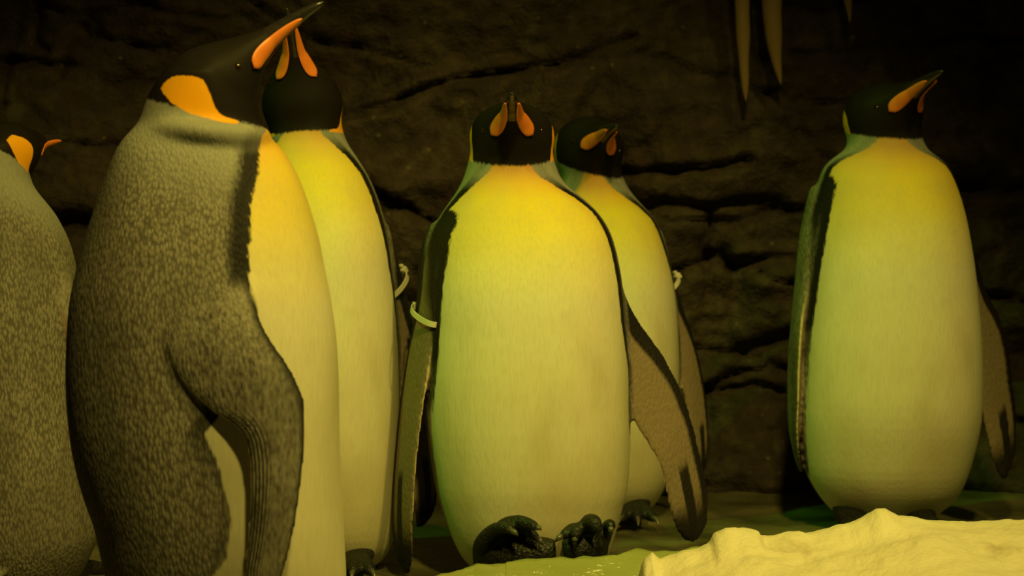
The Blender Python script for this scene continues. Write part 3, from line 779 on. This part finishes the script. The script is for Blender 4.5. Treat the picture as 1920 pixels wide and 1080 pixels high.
# ---- big penguin in profile, head raised
B_ROWS = [(1322, 300, 500), (1305, 270, 545), (1270, 240, 590), (1200, 222, 632), (1130, 212, 647), (1080, 205, 648), (1040, 196, 646), (980, 183, 643), (930, 165, 640), (870, 148, 637), (800, 136, 635),
          (720, 130, 634), (640, 131, 630), (560, 137, 619), (500, 150, 607), (440, 166, 595), (380, 184, 577), (330, 201, 558), (290, 216, 536), (265, 230, 514), (245, 247, 498), (225, 264, 488), (195, 273, 482), (160, 290, 470), (135, 315, 440)]
penguin('large grey-backed penguin in profile with its head raised and beak pointing up', 2.67, (400, 1325), B_ROWS, PB,
        dict(c=(394, 160), yaw=90, pitch=38, s=1.0, ha=38.5, pm=0.01, pc=0.010, js=12),
        [dict(out=(0, -1, 0), st=[(478, 430, 350, 425, -0.085, -0.075, 0.05), (478, 500, 335, 500, -0.115, -0.11, 0.045), (482, 570, 318, 580, -0.14, -0.14, 0.035), (505, 630, 312, 650, -0.16, -0.158, 0.027),
                 (545, 690, 336, 712, -0.170, -0.164, 0.024), (570, 745, 392, 768, -0.174, -0.170, 0.020), (573, 800, 446, 806, -0.176, -0.175, 0.018), (571, 855, 464, 850, -0.178, -0.178, 0.016),
                 (563, 930, 468, 920, -0.180, -0.183, 0.015), (551, 1000, 464, 1000, -0.177, -0.180, 0.014), (532, 1075, 455, 1080, -0.172, -0.175, 0.012), (505, 1140, 452, 1145, -0.165, -0.167, 0.010), (475, 1180, 462, 1182, -0.16, -0.16, 0.006)])],
        facing=(1, 0), vox=0.0034, top_py=238, mirror='depth', hug=False,
        theta=[(0, 104), (0.2, 102), (0.25, 90), (0.30, 80), (0.36, 75), (0.44, 77), (0.50, 82), (0.60, 61), (0.70, 62), (0.80, 61), (0.88, 57), (0.94, 46), (0.985, 36), (1.0, 20), (1.05, 5)],
        fold=[[(283, 244, -0.040, 0.011), (320, 243, -0.064, 0.013), (370, 246, -0.076, 0.014), (420, 251, -0.072, 0.015), (458, 254, -0.058, 0.016), (482, 255, -0.038, 0.015), (495, 258, -0.012, 0.012)]])

# ---- penguin behind it, beak straight up
penguin('penguin with beak pointed up and yellow chest, half hidden behind the large profile one', 3.68, (600, 1062),
        [(1062, 520, 690), (1050, 505, 715), (1020, 488, 735), (960, 470, 745), (880, 462, 748), (780, 458, 750), (680, 455, 748), (580, 458, 743), (500, 462, 736), (430, 468, 726), (370, 478, 708), (330, 487, 690), (300, 494, 672),
         (275, 500, 655), (255, 504, 645), (235, 506, 640), (200, 508, 632), (165, 518, 620)],
        PF, dict(c=(566, 190), yaw=-6, pitch=52, s=1.10, dy=0.0, roll=7, w=1.05, ha=42, ho=0.052, px=0.018),
        [dict(out=(0.2, 1, 0), st=[(725, 420, 690, 440, 0.04, 0.0, 0.045), (742, 480, 712, 520, 0.04, 0.0, 0.036), (758, 540, 722, 590, 0.05, 0.0, 0.028), (775, 610, 732, 670, 0.05, 0.0, 0.02), (793, 690, 745, 740, 0.05, 0.0, 0.016),
                 (806, 770, 758, 810, 0.05, 0.0, 0.014), (818, 850, 768, 880, 0.05, 0.0, 0.012), (822, 920, 775, 940, 0.05, 0.0, 0.010), (812, 965, 778, 975, 0.04, 0.01, 0.008), (790, 990, 780, 990, 0.03, 0.02, 0.005)])],
        top_py=245, mirror=601, bandspec=(0, 0.18, 0))

# ---- far left penguin, back turned
penguin('dark grey penguin with its back turned and an orange ear patch showing', 3.38, (15, 1118),
        [(1118, -70, 100), (1105, -95, 128), (1080, -120, 147), (1040, -142, 168), (990, -155, 183), (900, -162, 178), (800, -166, 165), (700, -168, 155), (600, -166, 148), (520, -160, 140), (460, -148, 128), (410, -130, 106), (380, -112, 86),
         (355, -92, 66), (335, -72, 56), (310, -60, 52), (290, -52, 56), (265, -40, 58)],
        (PF[0], PF[2], PF[1]), dict(c=(14, 280), yaw=152, pitch=10, s=0.86, roll=0, ha=50),
        [dict(out=(0.8, -0.4, 0), st=[(128, 500, 80, 480, -0.02, -0.06, 0.03), (146, 600, 120, 590, -0.01, -0.07, 0.024), (156, 700, 140, 700, 0.0, -0.06, 0.018), (170, 800, 155, 800, 0.01, -0.05, 0.014), (180, 900, 168, 900, 0.01, -0.04, 0.012), (180, 960, 174, 962, 0.0, -0.02, 0.006)])],
        facing=(0.2, 0.98), top_py=340, mirror=-5, theta=[(0, 60), (0.5, 60), (0.9, 50), (1.0, 20)])

# ---- penguin behind the middle one
penguin('penguin half hidden behind the middle one, black head turned with an orange bill plate', 4.25, (1130, 962),
        [(962, 1060, 1190), (950, 1042, 1218), (925, 1025, 1238), (880, 1010, 1256), (800, 1002, 1268), (700, 1000, 1272), (620, 1002, 1270), (540, 1006, 1264), (470, 1012, 1250), (420, 1020, 1232), (395, 1028, 1214), (375, 1038, 1196), (360, 1046, 1184), (340, 1052, 1172), (310, 1056, 1162), (280, 1066, 1150)],
        PF, dict(c=(1106, 276), yaw=13, pitch=12, s=1.18, dy=-0.01, roll=-12, w=0.98, ha=64, ho=0.034),
        [dict(out=(0.3, 1, 0), st=[(1242, 430, 1210, 450, 0.04, 0.0, 0.04), (1258, 500, 1228, 530, 0.03, 0.0, 0.032), (1278, 570, 1248, 610, 0.03, 0.0, 0.024), (1302, 640, 1272, 690, 0.03, -0.01, 0.018), (1320, 720, 1288, 770, 0.03, -0.02, 0.014),
                 (1328, 800, 1298, 830, 0.02, -0.02, 0.012), (1326, 860, 1302, 880, 0.02, -0.02, 0.010), (1312, 900, 1306, 902, 0.01, 0.0, 0.006)])],
        top_py=348, mirror=1136, bandspec=(0, 0.2, 0))

# ---- right penguin
penguin('penguin standing apart behind the snow mound, beak turned sideways and up', 4.06, (1675, 986),
        [(986, 1596, 1705), (975, 1580, 1738), (960, 1563, 1764), (930, 1537, 1794), (880, 1510, 1814), (800, 1495, 1832), (720, 1492, 1836), (640, 1494, 1834), (560, 1500, 1828), (480, 1508, 1820), (400, 1520, 1808), (350, 1532, 1794), (320, 1542, 1782), (302, 1556, 1768), (290, 1572, 1752), (280, 1586, 1739), (265, 1592, 1732), (235, 1600, 1722)],
        PF_TUCKED, dict(c=(1658, 216), yaw=23, pitch=23, s=1.17, dy=-0.0, roll=0, w=1.06, ha=58, ho=0.030, px=0.016),
        [dict(out=(-0.5, 1, 0), st=[(1528, 350, 1560, 360, 0.04, -0.04, 0.045), (1508, 430, 1535, 440, 0.04, -0.06, 0.036), (1498, 510, 1520, 520, 0.03, -0.07, 0.028), (1488, 590, 1506, 600, 0.03, -0.08, 0.020), (1480, 670, 1500, 680, 0.02, -0.08, 0.016),
                 (1478, 740, 1498, 750, 0.02, -0.08, 0.013), (1480, 800, 1496, 810, 0.02, -0.07, 0.012), (1490, 850, 1499, 855, 0.01, -0.05, 0.010), (1500, 885, 1505, 885, 0.0, -0.02, 0.006)]),
         dict(out=(0.3, 1, 0), st=[(1800, 400, 1775, 420, 0.04, 0.0, 0.045), (1822, 470, 1795, 490, 0.05, 0.0, 0.036), (1845, 540, 1812, 570, 0.05, 0.01, 0.028), (1872, 590, 1824, 640, 0.05, 0.01, 0.020), (1890, 650, 1832, 710, 0.05, 0.01, 0.016),
                 (1900, 720, 1842, 780, 0.05, 0.01, 0.014), (1906, 790, 1856, 840, 0.05, 0.01, 0.012), (1904, 850, 1866, 880, 0.05, 0.02, 0.010), (1888, 898, 1878, 900, 0.04, 0.03, 0.006)])],
        top_py=276,
        theta=[(0, 112), (0.09, 106), (0.36, 97), (0.56, 86), (0.69, 74), (0.824, 67), (0.90, 65), (0.95, 62), (0.97, 54), (0.988, 40), (1.01, 26), (1.06, 6)])
